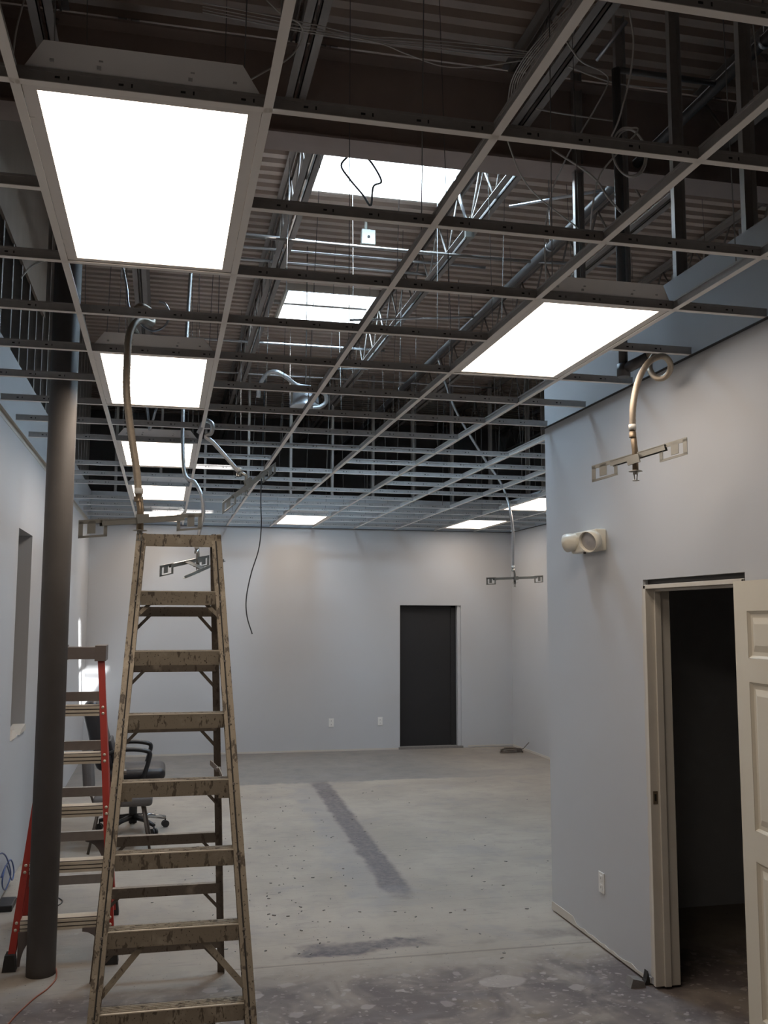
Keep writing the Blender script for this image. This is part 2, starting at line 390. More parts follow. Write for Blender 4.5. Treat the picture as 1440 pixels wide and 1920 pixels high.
# ------------------------------------------------------------------ roof steel
g = thing('roof_girder', 'dark steel I-beam girder crossing the room under the roof deck', 'girder', (2, 5.61, 4.78))
MB().box(-5, 9, 5.50, 5.73, 4.78, 4.795).build('bottom_flange', 'girder_steel', g)
MB().box(-5, 9, 5.50, 5.73, 5.345, 5.36).build('top_flange', 'girder_steel', g)
MB().box(-5, 9, 5.608, 5.622, 4.795, 5.345).build('web', 'girder_steel', g)
def joist(x, y0, y1, label):
    j = thing('bar_joist', label, 'joist', (x, y0, 4.98), 'open web roof joists')
    for nm, z in (('bottom_chord', 4.98), ('top_chord', 5.40)):
        q = MB()
        for s in (-1, 1):
            a, c_ = sorted((x+s*.012, x+s*.062)); q.box(a, c_, y0, y1, z if z < 5.2 else z+.045, z+.006 if z < 5.2 else z+.051)
            a, c_ = sorted((x+s*.012, x+s*.018)); q.box(a, c_, y0, y1, z, z+.051)
        q.build(nm, 'joist_steel', j)
    q = MB(); pts = []; n = int((y1-y0)/.3)
    for i in range(n+1): pts.append((x, y0+(y1-y0)*i/n, 5.0 if i % 2 else 5.43))
    for a, c_ in zip(pts, pts[1:]): q.cyl(a, c_, .009, 6)
    q.build('web_rods', 'joist_steel', j)
NEAR = [(-2.1, 'near roof joist over the space left of the wall'), (-.70, 'near roof joist above the left runner of the ceiling grid'), (.69, 'near roof joist just right of the largest lit ceiling light'), (2.12, 'near roof joist beside the coil of white cable'), (3.5, 'near roof joist over the side room studs')]
FAR = [(-1.55, 'roof joist above the left wall studs beyond the girder'), (-.30, 'roof joist directly above the row of lit ceiling lights'), (.91, 'roof joist along the left edge of the skylights'), (2.33, 'roof joist along the right edge of the skylights'), (3.6, 'roof joist right of the sprinkler main'), (4.9, 'roof joist above the far right wall'), (6.2, 'rightmost roof joist beyond the far right wall')]
for x, l in NEAR: joist(x, -3, 5.62, l)
for x, l in FAR: joist(x, 5.62, 17.3, l)
# sprinkler main
pm = thing('sprinkler_main', 'dark steel sprinkler main running the length of the roof right of skylights', 'pipe', (3.0, 5.8, 4.9))
MB().cyl((3.0, 1.0, 4.9), (3.0, 17.3, 4.9), .033, 12).build('pipe', 'pipe_dark', pm)
for y in (4.2, 7.1, 9.6, 12.2):
    MB().cyl((3.0, y, 4.9), (3.0, y, ZD), .005, 6).lathe([(.036, -.012), (.042, -.012), (.042, .012), (.036, .012)], (3.0, y, 4.9), (0, 1, 0), 14).build('pipe_hanger', 'emt', pm)
for y0, dx_ in ((6.0, -.55), (9.0, -1.2), (11.0, -1.0)):
    MB().cyl((3.0, y0, 4.9), (3.0+dx_, y0+.55, 4.95), .012, 8).build('brace_rod', 'emt', pm)
MB().cyl((3.0, 7.45, 4.9), (.12, 7.45, 4.9), .012, 10).build('branch_pipe', 'joist_steel', pm)
# drop at the right wall that feeds the coiled hose
MB().cyl((2.36, 4.62, 3.18), (2.36, 4.62, 4.9), .024, 10).build('drop_pipe', 'pipe_dark', pm)
MB().cyl((2.36, 4.62, 4.9), (3.0, 4.62, 4.9), .017, 10).build('branch_pipe', 'pipe_dark', pm)
MB().cyl((2.36, 4.62, 3.16), (2.36, 4.62, 3.23), .036, 10).cyl((2.36, 4.62, 3.2), (2.44, 4.5, 3.24), .03, 10).build('elbow', 'pipe_dark', pm)
# rigid conduits under the deck
def conduit(y, z, x0, x1, r, label, sag=0):
    o = MB().tube(spline([(x0, y, z), ((x0+x1)/2, y+sag, z-sag*.3), (x1, y, z)], 8), r, 8).build('conduit', 'emt'); tag(o, label, 'conduit', 'metal conduits under the roof deck')
conduit(8.12, 5.2, .3, 4.2, .016, 'shiny metal conduit running into the white junction box', .05)
conduit(8.43, 5.2, .4, 2.9, .015, 'metal conduit just beyond the white junction box')
conduit(8.73, 5.2, .4, 2.4, .015, 'third metal conduit, in front of the farther skylight')
conduit(11.45, 5.2, -.2, 2.6, .016, 'metal conduit just past the farther skylight')
conduit(12.6, 5.1, -1.0, 4.5, .014, 'farthest metal conduit under the dark roof deck')
jb = thing('junction_box', 'white square junction box hanging from conduit below nearer skylight', 'junction box', (1.70, 8.04, 5.1))
c0 = atY(690, 446, 8.04)
MB().box(c0.x-.062, c0.x+.062, c0.y-.03, c0.y+.03, c0.z-.068, c0.z+.068).build('body', 'box_white', jb, .006)
MB().cyl((c0.x-.02, c0.y, c0.z+.068), (c0.x-.02, c0.y, c0.z+.16), .014, 10).build('connector', 'box_white', jb)
MB().cyl((c0.x, c0.y-.036, c0.z), (c0.x, c0.y-.028, c0.z), .012, 10).build('knockout', 'slot_dark', jb)
jb2 = thing('mounting_bracket', 'pale conduit bracket hanging on roof joist right of the skylights', 'bracket', (2.35, 7.0, 4.9))
c1 = atY(880, 430, 7.05)
MB().box(c1.x-.035, c1.x+.035, c1.y-.02, c1.y+.02, c1.z-.07, c1.z+.02).prism([(c1.x-.03, c1.z+.02), (c1.x+.03, c1.z+.02), (c1.x+.005, c1.z+.11)], 'y', c1.y-.01, c1.y+.01).build('plate', 'bracket_zinc', jb2)
MB().cyl((c1.x-.02, c1.y, c1.z+.04), (c1.x-.1, c1.y+.1, ZD-.02), .012, 8).build('stem', 'emt', jb2)

# ------------------------------------------------------------------ ceiling grid
grid = thing('ceiling_grid', 'white suspended ceiling grid of bare tees without tiles', 'ceiling grid', (1, 6, ZC))
def tee_mesh(L, h):
    q = MB()
    q.box(0, L, -.012, .012, 0, .002, 0)
    q.box(0, L, -.0012, .0012, .002, h, 1).box(0, L, -.0035, .0035, h-.008, h, 1)
    for k in range(max(1, int(L/.15))):                    # punched slots
        x = .09+k*.15
        if x < L-.02 and L < .7: q.box(x, x+.012, -.0016, .0016, h*.45, h*.6, 2); q.box(x+.03, x+.034, -.0016, .0016, h*.4, h*.65, 2)
    return q.mesh('tee', ['tee_white', 'tee_web', 'slot_dark'])
cache = {}
def tee(name, x, y, ang, L, h):
    key = (round(L, 3), h)
    if key not in cache: cache[key] = tee_mesh(L, h)
    o = link(name, cache[key], grid); o.matrix_parent_inverse = Matrix()
    o.location = Vector((x, y, ZC)) - grid.location; o.rotation_euler = (0, 0, ang)
for i in range(0, 9):
    y0 = -1.32 if i <= 4 else YCOR+.03
    tee('main_runner', GX+i*S, y0, math.pi/2, YB-.012-y0, .043)
for j in range(-6, 19):
    y = GY+j*S
    for i in range(-1, 9):
        x0 = GX+i*S; x1 = x0+S
        if i == -1:
            if j in (9, 13): continue
            x0 = XL+.035
        if y < YCOR+.05:
            if i > 4: continue
            if i == 4: x1 = XR-.006
        if i == 8: x1 = XRB-.006
        if (i, j) in ((4, 7), (3, 11), (2, 9), (5, 13), (1, 15)): continue
        if (i, j) in LIGHTS_MID if 'LIGHTS_MID' in globals() else False: continue
        mid = {(0, -3), (0, 1), (0, 5), (0, 9), (0, 13), (0, 17), (3, 3), (3, 17), (7, 17), (7, 13)}
        if (i, j) in mid: continue
        tee('cross_tee', x0+.002, y, 0, x1-x0-.004, .040)
def wall_angle_and_shadow_line(name, x0, x1, y0, y1, mat):
    MB().box(x0, x1, y0, y1, ZC-.012, ZC-.0005).build(name, mat, grid)
MB().box(XL, XL+.022, -1.3, YB, ZC-.003, ZC-.001).box(XL, XL+.002, -1.3, YB, ZC-.045, ZC-.003).build('wall_angle_and_shadow_line', 'bare_drywall', grid)
MB().box(XR-.02, XR, -1.3, YCOR+.02, ZC-.004, ZC-.001).build('wall_angle_and_shadow_line', 'slot_dark', grid)  # dark strip paints the shadow line where right wall meets ceiling
MB().box(XL+.02, XRB, YB-.02, YB, ZC-.006, ZC-.001).build('wall_angle_and_shadow_line', 'slot_dark', grid)
MB().box(XRB-.02, XRB, YCOR, YB-.02, ZC-.006, ZC-.001).build('wall_angle_and_shadow_line', 'slot_dark', grid)
wm = MB().cyl((0, 0, 0), (0, 0, ZD-ZC-.05), .0022, 5).mesh('hanger_wire', 'wire_dull')
for i in range(0, 9):
    for k in range(10):
        y = .4+k*1.35+(i % 2)*.3
        if y > 13.4 or (i > 4 and y < 6.3): continue
        o = link('hanger_wire', wm, grid); o.matrix_parent_inverse = Matrix()
        o.location = Vector((GX+i*S+.001, y, ZC+.04)) - grid.location
        o.rotation_euler = (random.uniform(-.04, .04), random.uniform(-.04, .04), 0)

# ------------------------------------------------------------------ troffer lights
def troffer(i, j, label):
    x0, y0 = GX+i*S, GY+j*S; cx, cy = x0+S/2, y0+S
    t_ = thing('ceiling_light', label, 'ceiling light', (cx, cy, ZC), 'lit ceiling panels in the grid')
    hw, hl, z = .292, .597, ZC+.004
    q = MB(); e = .034
    q.box(cx-hw, cx-hw+e, cy-hl, cy+hl, z, z+.008).box(cx+hw-e, cx+hw, cy-hl, cy+hl, z, z+.008)
    q.box(cx-hw+e, cx+hw-e, cy-hl, cy-hl+e*.8, z, z+.008).box(cx-hw+e, cx+hw-e, cy+hl-e*.8, cy+hl, z, z+.008)
    q.build('door_frame', 'lens_frame', t_)
    q = MB().box(cx-hw+e, cx+hw-e, cy-hl+e*.8, cy+hl-e*.8, z+.003, z+.006); q.mi[0] = 1
    q.build('diffuser', ['plate_white', 'lens_lit'], t_)
    for s in (-.7, .7): MB().box(cx-hw-.001, cx-hw+.012, cy+s*hl-.015, cy+s*hl+.015, z-.001, z+.003).build('latch', 'lens_frame', t_)
    # folded steel housing
    prof = [(cx-hw, z+.008), (cx+hw, z+.008), (cx+hw, z+.03), (cx+hw-.055, z+.088), (cx-hw+.055, z+.088), (cx-hw, z+.03)]
    q = MB(); n = len(prof); ya, yb = cy-hl+.01, cy+hl-.01
    vs = [(a, ya, b_) for a, b_ in prof]+[(a, yb, b_) for a, b_ in prof]
    q.add(vs, [(1, 2, n+2, n+1), (2, 3, n+3, n+2), (3, 4, n+4, n+3), (4, 5, n+5, n+4), (5, 0, n, n+5)])
    q.build('housing', 'galvanised', t_)
    for yy, sg in ((ya, -1), (yb, 1)):
        q = MB(); lean = [0 if z_ < z+.02 else (.012 if z_ < z+.05 else .055) for _, z_ in prof]
        vs = [(a, yy+sg*(.004+l_), b_) for (a, b_), l_ in zip(prof, lean)]+[(a, yy+sg*(.001+l_), b_) for (a, b_), l_ in zip(prof, lean)]
        q.add(vs, [tuple(range(n)), tuple(reversed(range(n, 2*n)))]+[(i_, (i_+1) % n, n+(i_+1) % n, n+i_) for i_ in range(n)]).build('end_plate', 'housing_grey', t_)
    for xx, zz in ((-.22, .05), (-.11, .045), (-.105, .06), (.11, .045), (.115, .06), (.22, .05)):
        MB().box(cx+xx-.005, cx+xx+.005, ya-.026-(zz-.03)*.5, ya-.004-(zz-.03)*.5, z+zz, z+zz+.012).build('clip', 'clip_glint_white', t_)
for i, j, l in ((0, 0, 'largest lit ceiling light, at the upper left of the photo'), (0, 4, 'second lit light of the left row, behind the hanging hose'), (0, 8, 'third lit light of the left row'),
                (0, 12, 'fourth lit light of the left row'), (0, 16, 'last lit light of the left row, beside the back wall'), (3, 2, 'large lit light near the right wall corner'),
                (3, 16, 'small lit light in the middle against the back wall'), (7, 16, 'lit light above the dark back doorway'), (7, 12, 'lit light partly hidden by the right wall corner'), (0, -4, 'added unseen ceiling light directly above the camera')):  # last light is added out of view to brighten the near ceiling
    troffer(i, j, l)

# ------------------------------------------------------------------ steel column
c_ = thing('steel_column', 'round dark grey steel column standing left of the ladders', 'column', (-.586, 5.60, 0))
MB().cyl((-.586, 5.60, 0), (-.586, 5.60, 4.78), .0755, 32).build('shaft', 'column_paint', c_)
MB().box(-.70, -.47, 5.50, 5.72, 4.76, 4.78).build('cap_plate', 'girder_steel', c_)

# ------------------------------------------------------------------ doors and wall fittings
# right doorway: frame
d1 = struct(thing('door_frame_1', 'cream wooden door frame of the right doorway', 'door frame', (XR, 4.3, 0)))
for k in ('label', 'category'): del d1[k]
jx0, jx1 = XR-.006, XR+.135
MB().box(jx0, jx1, RY1-.034, RY1-.012, .012, 2.055).build('jamb', 'jamb_cream', d1, .002)
MB().box(jx0, jx1, RY0+.002, RY0+.02, .012, 2.055).build('jamb', 'jamb_cream', d1, .002)
MB().box(jx0, jx1, RY0+.002, RY1-.012, 2.035, 2.057).build('head_jamb', 'jamb_cream', d1, .002)
MB().box(XR+.042, XR+.078, RY1-.047, RY1-.034, .012, 2.035).build('door_stop', 'jamb_cream', d1, .002)
MB().box(XR+.042, XR+.078, RY0+.02, RY1-.047, 2.022, 2.035).build('door_stop', 'jamb_cream', d1, .002)
MB().box(XR+.008, XR+.034, RY1-.036, RY1-.0335, .92, .985).build('strike_plate', 'brass', d1)
MB().box(XR+.015, XR+.026, RY1-.037, RY1-.0345, .935, .97).build('strike_hole', 'slot_dark', d1)
MB().box(XR+.03, XR+.1, RY0, RY1, 2.057, RZ).build('header_gap', 'slot_dark', d1)
b = MB()   # torn drywall edge
for i in range(40):
    z0 = .05+i*.05; b.box(XR-.005, XR+.012, RY1-.012-random.uniform(.0, .004), RY1+random.uniform(.0, .012), z0, z0+.05)
b.build('drywall_edge', 'bare_drywall', d1)
# open six panel door lying back against the wall
ang = math.radians(6.5); hp = Vector((2.448, 3.812, .012))
dv = Vector((-math.sin(ang), -math.cos(ang), 0)); nv = Vector((-math.cos(ang), math.sin(ang), 0))  # along leaf, out into room
d2 = struct(bpy.data.objects.new('door_1', None)); COL.objects.link(d2); d2.location = hp
d2['label'] = 'cream six panel door swung back at the right edge'
def leaf(u0, u1, z0, z1, n0, n1):
    return [tuple(hp + dv*u + nv*n + Vector((0, 0, z))) for n in (n0, n1) for z in (z0, z1) for u in (u0, u1)]
BOXF = [(0, 2, 3, 1), (4, 5, 7, 6), (0, 1, 5, 4), (2, 6, 7, 3), (0, 4, 6, 2), (1, 3, 7, 5)]
DW, DH = .90, 2.03
cols = [(.115, .395), (.505, .785)]; rows = [(.23, .86), (.985, 1.60), (1.70, 1.90)]
q = MB().add(leaf(0, DW, 0, DH, -.035, -.012), BOXF)
for u0, u1 in ((0, .115), (.395, .505), (.785, DW)): q.add(leaf(u0, u1, 0, DH, -.012, 0), BOXF)
zs = [0]+[v for r_ in rows for v in r_]+[DH]
for u0, u1 in cols:
    for a, c2 in zip(zs[::2], zs[1::2]): q.add(leaf(u0, u1, a, c2, -.012, 0), BOXF)
q.build('leaf', 'door_cream', d2)
for u0, u1 in cols:
    for z0, z1 in rows:
        q = MB(); e = .028; f_ = .055
        o4 = lambda i_, n_: [hp+dv*u+nv*n_+Vector((0, 0, z)) for u, z in ((u0+i_, z0+i_), (u1-i_, z0+i_), (u1-i_, z1-i_), (u0+i_, z1-i_))]
        vs = o4(.001, -.001)+o4(.012, -.011)+o4(e, -.011)+o4(f_, -.003)
        fs = [(4*k+i, 4*k+(i+1) % 4, 4*k+4+(i+1) % 4, 4*k+4+i) for k in range(3) for i in range(4)]+[(12, 13, 14, 15)]
        q.add(vs, fs); q.build('panel', 'door_cream', d2)
for z in (.2, 1.0, 1.82): MB().cyl(hp-nv*.042+dv*.006+Vector((0, 0, z)), hp-nv*.042+dv*.006+Vector((0, 0, z+.09)), .007, 8).build('hinge', 'bracket_zinc', d2)
# back doorway
d3 = struct(bpy.data.objects.new('door_2', None)); COL.objects.link(d3); d3.location = (3.8, YB, 0)
MB().box(DX0, DX1-.13, YB+.105, YB+.145, .03, DZ).build('leaf', 'door_charcoal', d3)
MB().box(DX1-.13, DX1-.055, YB+.09, YB+.16, .03, DZ).box(DX0, DX1-.055, YB+.09, YB+.16, DZ-.03, DZ).build('door_frame', 'door_charcoal', d3)
MB().box(DX1-.05, DX1-.002, YB+.02, YB+.119, .0, DZ).build('jamb_liner', 'wall_paint', d3)
MB().box(DX0-.02, DX1+.02, YB-.02, YB+.11, 0, .03).build('threshold', 'debris_grey', d3)
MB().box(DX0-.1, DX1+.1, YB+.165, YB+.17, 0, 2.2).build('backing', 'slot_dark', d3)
# outlets
def outlet(c, n, label):
    t_ = thing('wall_outlet', label, 'outlet', c, 'duplex wall outlets'); c = Vector(c); n = Vector(n); s = Vector((0, 0, 1)).cross(n)
    q = lambda w_, h, n0, n1, dz: [c+s*(i*w_/2)+Vector((0, 0, dz+j*h/2))+n*k for k in (n0, n1) for j in (-1, 1) for i in (-1, 1)]
    MB().add(q(.072, .116, 0, .006, 0), BOXF).build('cover_plate', 'plate_white', t_, .002)
    for dz in (-.025, .025):
        MB().add(q(.034, .032, .004, .009, dz), BOXF).build('socket', 'plate_white', t_, .002)
        MB().add(q(.004, .012, .008, .0095, dz), BOXF).build('slot', 'slot_dark', t_)
outlet((2.355, YB, .398), (0, -1, 0), 'left white outlet of the two on the back wall')
outlet((3.066, YB, .404), (0, -1, 0), 'white outlet on the back wall nearest the dark doorway')
outlet((XR, 5.315, .368), (-1, 0, 0), 'white outlet low on the right wall before the doorway')
# emergency light
e_ = thing('emergency_light', 'cream twin head emergency light on the right wall', 'emergency light', (XR, 5.33, 2.33))
MB().box(XR-.07, XR, 5.155, 5.50, 2.272, 2.398).build('housing', 'fitting_cream', e_, .008)
def lamp_head(c, d, rr_, nm):
    d = Vector(d).normalized(); c = Vector(c)
    o = MB().lathe([(.001, -.075), (rr_*.45, -.07), (rr_*.8, -.045), (rr_, -.005), (rr_*1.03, .03), (rr_*.97, .03), (rr_*.93, .008)], c, d, 24).build(nm, 'fitting_cream', e_)
    MB().lathe([(rr_*.95, .008), (rr_*.6, .014), (.001, .017)], c, d, 24).build('lens', 'lamp_glass', o)
lamp_head(atX(1107, 1014, XR-.12), (-.80, -.42, -.28), .060, 'lamp_head')
lamp_head(atX(1070, 1017, XR-.09), (-.5, .75, -.1), .055, 'lamp_head')
MB().cyl((XR-.06, 5.33, 2.262), (XR-.06, 5.33, 2.274), .008, 8).build('test_button', 'slot_dark', e_)

# broken sill of the left opening
sl = thing('broken_sill', 'broken bits of white drywall on the sill of the left wall opening', 'drywall scrap', (XL, 7.5, OZ0))
MB().prism([(7.24, OZ0), (7.5, OZ0), (7.42, OZ0+.05), (7.28, OZ0+.07)], 'x', XL-.10, XL+.006).build('scrap', 'curb_white', sl)
MB().prism([(7.60, OZ0), (7.93, OZ0), (7.90, OZ0+.05), (7.7, OZ0+.03)], 'x', XL-.08, XL+.012).build('scrap', 'bare_drywall', sl)
# ------------------------------------------------------------------ sprinkler drops
def hook_plate(c, a, n):
    """end clip: plate with a square window, hanging off the bar end; a along bar, n across"""
    a = Vector(a).normalized(); u = Vector((0, 0, 1)); n = Vector(n).normalized(); c = Vector(c); q = MB()
    def bx(a0, a1, z0, z1, k=.0035): q.add([c+a*x+u*z+n*y for y in (-k, k) for z in (z0, z1) for x in (a0, a1)], BOXF)
    bx(0, .13, -.012, .006); bx(0, .018, -.068, .0); bx(.115, .13, -.068, .0); bx(0, .13, -.072, -.062); bx(.04, .075, -.055, .0)
    return q
def sprinkler_drop(label, hose, hub, e0, e1, r=.0155, mat='hose_braid', two=None, loop_cap=True):
    hub, e0, e1 = Vector(hub), Vector(e0), Vector(e1)
    t_ = thing('sprinkler_drop', label, 'sprinkler hose', hub, 'flexible sprinkler drops with hanger bars')
    MB().tube(spline(hose, 10), r, 10, 0, .07, .007).build('hose', mat, t_)
    a = (e1-e0).normalized(); n = a.cross(Vector((0, 0, 1))).normalized()
    hz = Vector(hose[-1])
    MB().cyl(hz+Vector((0, 0, .03)), hz+Vector((0, 0, .005)), r*1.18, 12).build('label_band', 'label_white', t_)
    MB().tube([hz+Vector((0, 0, .005)), hub+Vector((0, 0, .03)), hub+Vector((0, 0, -.06))], r*.95, 12).lathe([(r*1.25, -.01), (r*1.25, .012), (r*.9, .012)], hz+Vector((0, 0, -.02)), (0, 0, 1), 6).build('reducer', 'brass' if mat == 'hose_braid' else 'bracket_zinc', t_)
    L = (e1-e0).length
    bar = MB(); c0_, c1_ = e0+a*.10, e1-a*.10
    bar.beam(c0_, c1_, .036, .004, n).beam(c0_+n*.014+Vector((0, 0, -.012)), c1_+n*.014+Vector((0, 0, -.012)), .002, .026, n).beam(c0_-n*.014+Vector((0, 0, -.012)), c1_-n*.014+Vector((0, 0, -.012)), .002, .026, n)
    bar.build('hanger_bar', 'bracket_zinc', t_)
    hook_plate(e0, a, n).build('end_clip', 'bracket_zinc', t_); hook_plate(e1, -a, n).build('end_clip', 'bracket_zinc', t_)
    MB().beam(hub+a*-.03+n*.022+Vector((0, 0, -.012)), hub+a*.03+n*.022+Vector((0, 0, -.012)), .012, .04, n).build('clamp', 'bracket_zinc', t_)
    h = hub+Vector((0, 0, -.06))
    s_ = MB().cyl(h, h+Vector((0, 0, -.018)), .012, 10).cyl(h+Vector((.008, 0, -.018)), h+Vector((.005, 0, -.045)), .003, 6).cyl(h+Vector((-.008, 0, -.018)), h+Vector((-.005, 0, -.045)), .003, 6).cyl(h+Vector((0, 0, -.045)), h+Vector((0, 0, -.048)), .016, 12).lathe([(.03, 0), (.032, -.003), (.012, -.004)], h+Vector((0, 0, -.002)), (0, 0, 1), 14).build('sprinkler_head', 'bracket_zinc', t_)
    if two is not None:
        o0, o1 = Vector(two[0]), Vector(two[1]); aa = (o1-o0).normalized()
        MB().beam(o0, o1, .028, .003, aa.cross(Vector((0, 0, 1)))).beam(o0+Vector((0, 0, .008)), o1+Vector((0, 0, .008)), .004, .016, aa.cross(Vector((0, 0, 1)))).build('hanger_bar', 'bracket_zinc', t_)
        MB().beam((e0+e1)/2, (o0+o1)/2, .05, .004, a).build('cross_plate', 'bracket_zinc', t_)
    return t_
A = lambda x, y, Y: atY(x, y, Y)
sprinkler_drop('tan braided sprinkler hose curling down in front of the right wall',
    [(2.40, 4.56, 3.22), A(1232, 655, 4.44), A(1220, 676, 4.38), A(1219, 694, 4.33), A(1230, 708, 4.28), A(1245, 708, 4.24), A(1256, 695, 4.2), A(1256, 680, 4.16), A(1246, 669, 4.12), A(1232, 670, 4.09), A(1214, 682, 4.06), A(1197, 713, 4.03), A(1187, 760, 4.0), A(1186, 808, 4.0)],
    A(1191, 858, 4.0), A(1110, 876, 4.18), A(1288, 822, 3.82), .0145)
sprinkler_drop('long tan sprinkler hose hanging in front of the old ladder top',
    [A(262, 640, 5.0), A(246, 600, 4.9), A(262, 575, 4.85), A(282, 585, 4.9), A(284, 605, 4.8), A(262, 600, 4.6), A(243, 625, 4.5), A(238, 690, 4.43), A(238, 745, 4.4), A(247, 820, 4.4), A(256, 880, 4.4), A(260, 928, 4.4)],
    A(263, 968, 4.4), A(148, 978, 4.25), A(378, 964, 4.55), .0165)
sprinkler_drop('sprinkler hose with twin bars seen through the old ladder top',
    [(.15, 7.45, 4.9), (.12, 7.4, 4.2), (.10, 7.25, 3.5), A(345, 880, 7.1), A(366, 905, 7.05), A(378, 930, 7.0), A(381, 965, 7.0), A(373, 1000, 7.0), A(369, 1030, 7.0)],
    A(371, 1046, 7.0), A(300, 1062, 6.85), A(392, 1042, 7.2), .014, 'hose_steel', (A(346, 1084, 6.7), A(420, 1052, 7.05)))
sprinkler_drop('shiny tilted sprinkler hanger above the ladder, in the grid',
    [A(372, 812, 6.6), A(384, 790, 6.55), A(398, 795, 6.5), A(396, 812, 6.5), A(386, 818, 6.5), A(400, 830, 6.5), A(425, 858, 6.5), A(448, 885, 6.5)],
    A(462, 900, 6.5), A(417, 944, 6.4), A(517, 868, 6.6), .014, 'hose_steel')
sprinkler_drop('sprinkler hose hanging at the far right by the back corner',
    [(3.02, 10.5, 4.9), (3.2, 10.45, 4.3), (3.5, 10.3, 3.7), A(936, 900, 10.2), A(950, 932, 10.1), A(957, 960, 10.0), A(962, 1000, 10.0), A(962, 1040, 10.0), A(962, 1066, 10.0)],
    A(965, 1082, 10.0), A(912, 1084, 9.85), A(1018, 1080, 10.15), .0145, 'hose_steel')
# round metal drum with looping conduit in the dark roof space
dr = thing('vent_drum', 'round galvanised drum with looped flexible conduit in the roof space', 'vent', (1.27, 9.0, 3.86))
cc = A(573, 752, 9.0)
MB().lathe([(.001, .11), (.09, .11), (.12, .09), (.125, -.02), (.15, -.05), (.15, -.065), (.001, -.065)], cc, (0, 0, 1), 28).build('drum', 'galvanised', dr)
MB().cyl(cc+Vector((0, 0, .1)), (cc.x, cc.y, ZD-.02), .005, 8).build('hanging_rod', 'wire_dull', dr)
MB().tube(spline([A(484, 745, 8.9), A(487, 722, 8.85), A(500, 702, 8.8), A(516, 697, 8.75), A(535, 706, 8.75), A(556, 722, 8.8), A(585, 728, 8.8), A(608, 738, 8.82), A(612, 752, 8.85), A(602, 762, 8.86), A(585, 765, 8.86)], 8), .02, 10, 0, .05, .012).build('flexible_conduit', 'hose_steel', dr)

# ------------------------------------------------------------------ loose cables
def cable(label, pts, r=.004, mat='cable_white', grp='loose cables in the roof space', name='cable'):
    return tag(MB().tube(spline(pts, 8), r, 6).build(name, mat), label, 'cable', grp)
o = cable('thin black wire hanging down in front of the back wall', [A(497, 700, 9.0), A(492, 850, 9.0), A(489, 935, 9.0), A(490, 985, 9.0), A(485, 1030, 9.0), A(471, 1075, 9.0), A(462, 1120, 9.0), A(463, 1155, 9.0), A(473, 1189, 9.0)], .0055, 'cable_black', None, 'hanging_wire')
cable('white cable sagging between the first two roof joists', [A(540, 50, 4.6), A(700, 78, 4.7), A(760, 100, 4.75), A(830, 124, 4.8), A(900, 124, 4.85), A(990, 112, 4.9)])
for k, dy_ in enumerate((0, 7, 13, 18)):
    cable(['topmost', 'second', 'third', 'lowest'][k]+' white cable of the bundle crossing above the grid', [A(380, 5+dy_, 4.5), A(560, 40+dy_, 4.6), A(680, 66+dy_*.6, 4.7), A(760, 72+dy_*.7, 4.75), A(900, 84+dy_, 4.85), A(1010, 100+dy_*.5, 4.95)], .0035)
for k in range(5):
    cable('%s white cable of the bundle draped along the right joist' % ('first', 'second', 'third', 'fourth', 'fifth')[k], [A(1075+k*9, 0, 4.6), A(1040+k*5, 40, 4.7), A(985+k*5, 105, 4.85), A(960+k*4, 150, 5.0), A(952+k*5, 190, 5.1), A(945+k*4, 215, 5.15)], .0035)
cable('white cable crossing behind the second grid bay', [A(1064, 124, 4.6), A(1140, 152, 4.7), A(1200, 162, 4.8), A(1300, 168, 4.9)], .005)
cable('white cable curving down to the grid beside the joist', [A(1062, 78, 4.3), A(1090, 115, 4.35), A(1130, 135, 4.4), A(1140, 155, 4.4), A(1115, 205, 4.45), A(1085, 255, 4.5), A(1060, 300, 4.6), A(1035, 360, 4.7), A(1022, 440, 4.75), A(1024, 532, 4.8)], .0045)
cable('white cable crossing below the coil', [A(1005, 204, 4.7), A(1060, 214, 4.8), A(1160, 228, 4.9)], .005)
coil = [A(1180, 20, 3.9), A(1188, 80, 3.95), A(1180, 150, 4.0), A(1160, 225, 4.05), A(1146, 260, 4.1)]
ctr = A(1180, 286, 4.1)
for k in range(34):
    a_ = math.pi*1.0 - k*2*math.pi/14; coil.append((ctr.x+.072*math.cos(a_)+.012*math.sin(k*.35), 4.1+.02*math.sin(k*.5), ctr.z+.128*math.sin(a_)))
coil += [A(1130, 320, 4.15), A(1112, 380, 4.2), A(1107, 430, 4.3)]
cable('coil of white cable hanging above the right grid bays', coil, .0045, 'cable_white', None, 'cable_coil')
cable('white cable slanting down right of the coil bay', [A(1035, 280, 4.5), A(1110, 330, 4.5), A(1140, 370, 4.5), A(1168, 402, 4.5)], .006)
cable('white cable bending down near the runner crossing', [A(952, 265, 4.6), A(975, 325, 4.7), A(1010, 370, 4.8), A(1090, 432, 5.0)], .004)
cable('two thin wires dropping from the roof to the joist bracket', [A(906, 322, 6.9), A(893, 380, 7.0), A(884, 410, 7.05)], .004)
tag(MB().cyl(A(1175, 40, 4.4), A(1118, 113, 4.6), .011, 8).build('threaded_rod', 'emt'), 'short straight rod hanging in the upper right grid bay', 'rod')
cable('dark cables looping across the nearer skylight', [A(655, 290, 6.5), A(640, 310, 6.5), A(655, 335, 6.5), A(680, 365, 6.7), A(695, 385, 6.8), A(700, 350, 6.6), A(715, 340, 6.5), A(700, 310, 6.5), A(685, 292, 6.5)], .0085, 'cable_black')
cable('blue white wires dropping above the second ceiling light', [A(230, 500, 5.2), A(238, 540, 5.2), A(242, 575, 5.1), A(262, 605, 5.1), A(285, 620, 5.05), A(308, 612, 5.05), A(318, 590, 5.1), A(310, 570, 5.1), A(298, 565, 5.1)], .006, 'emt')
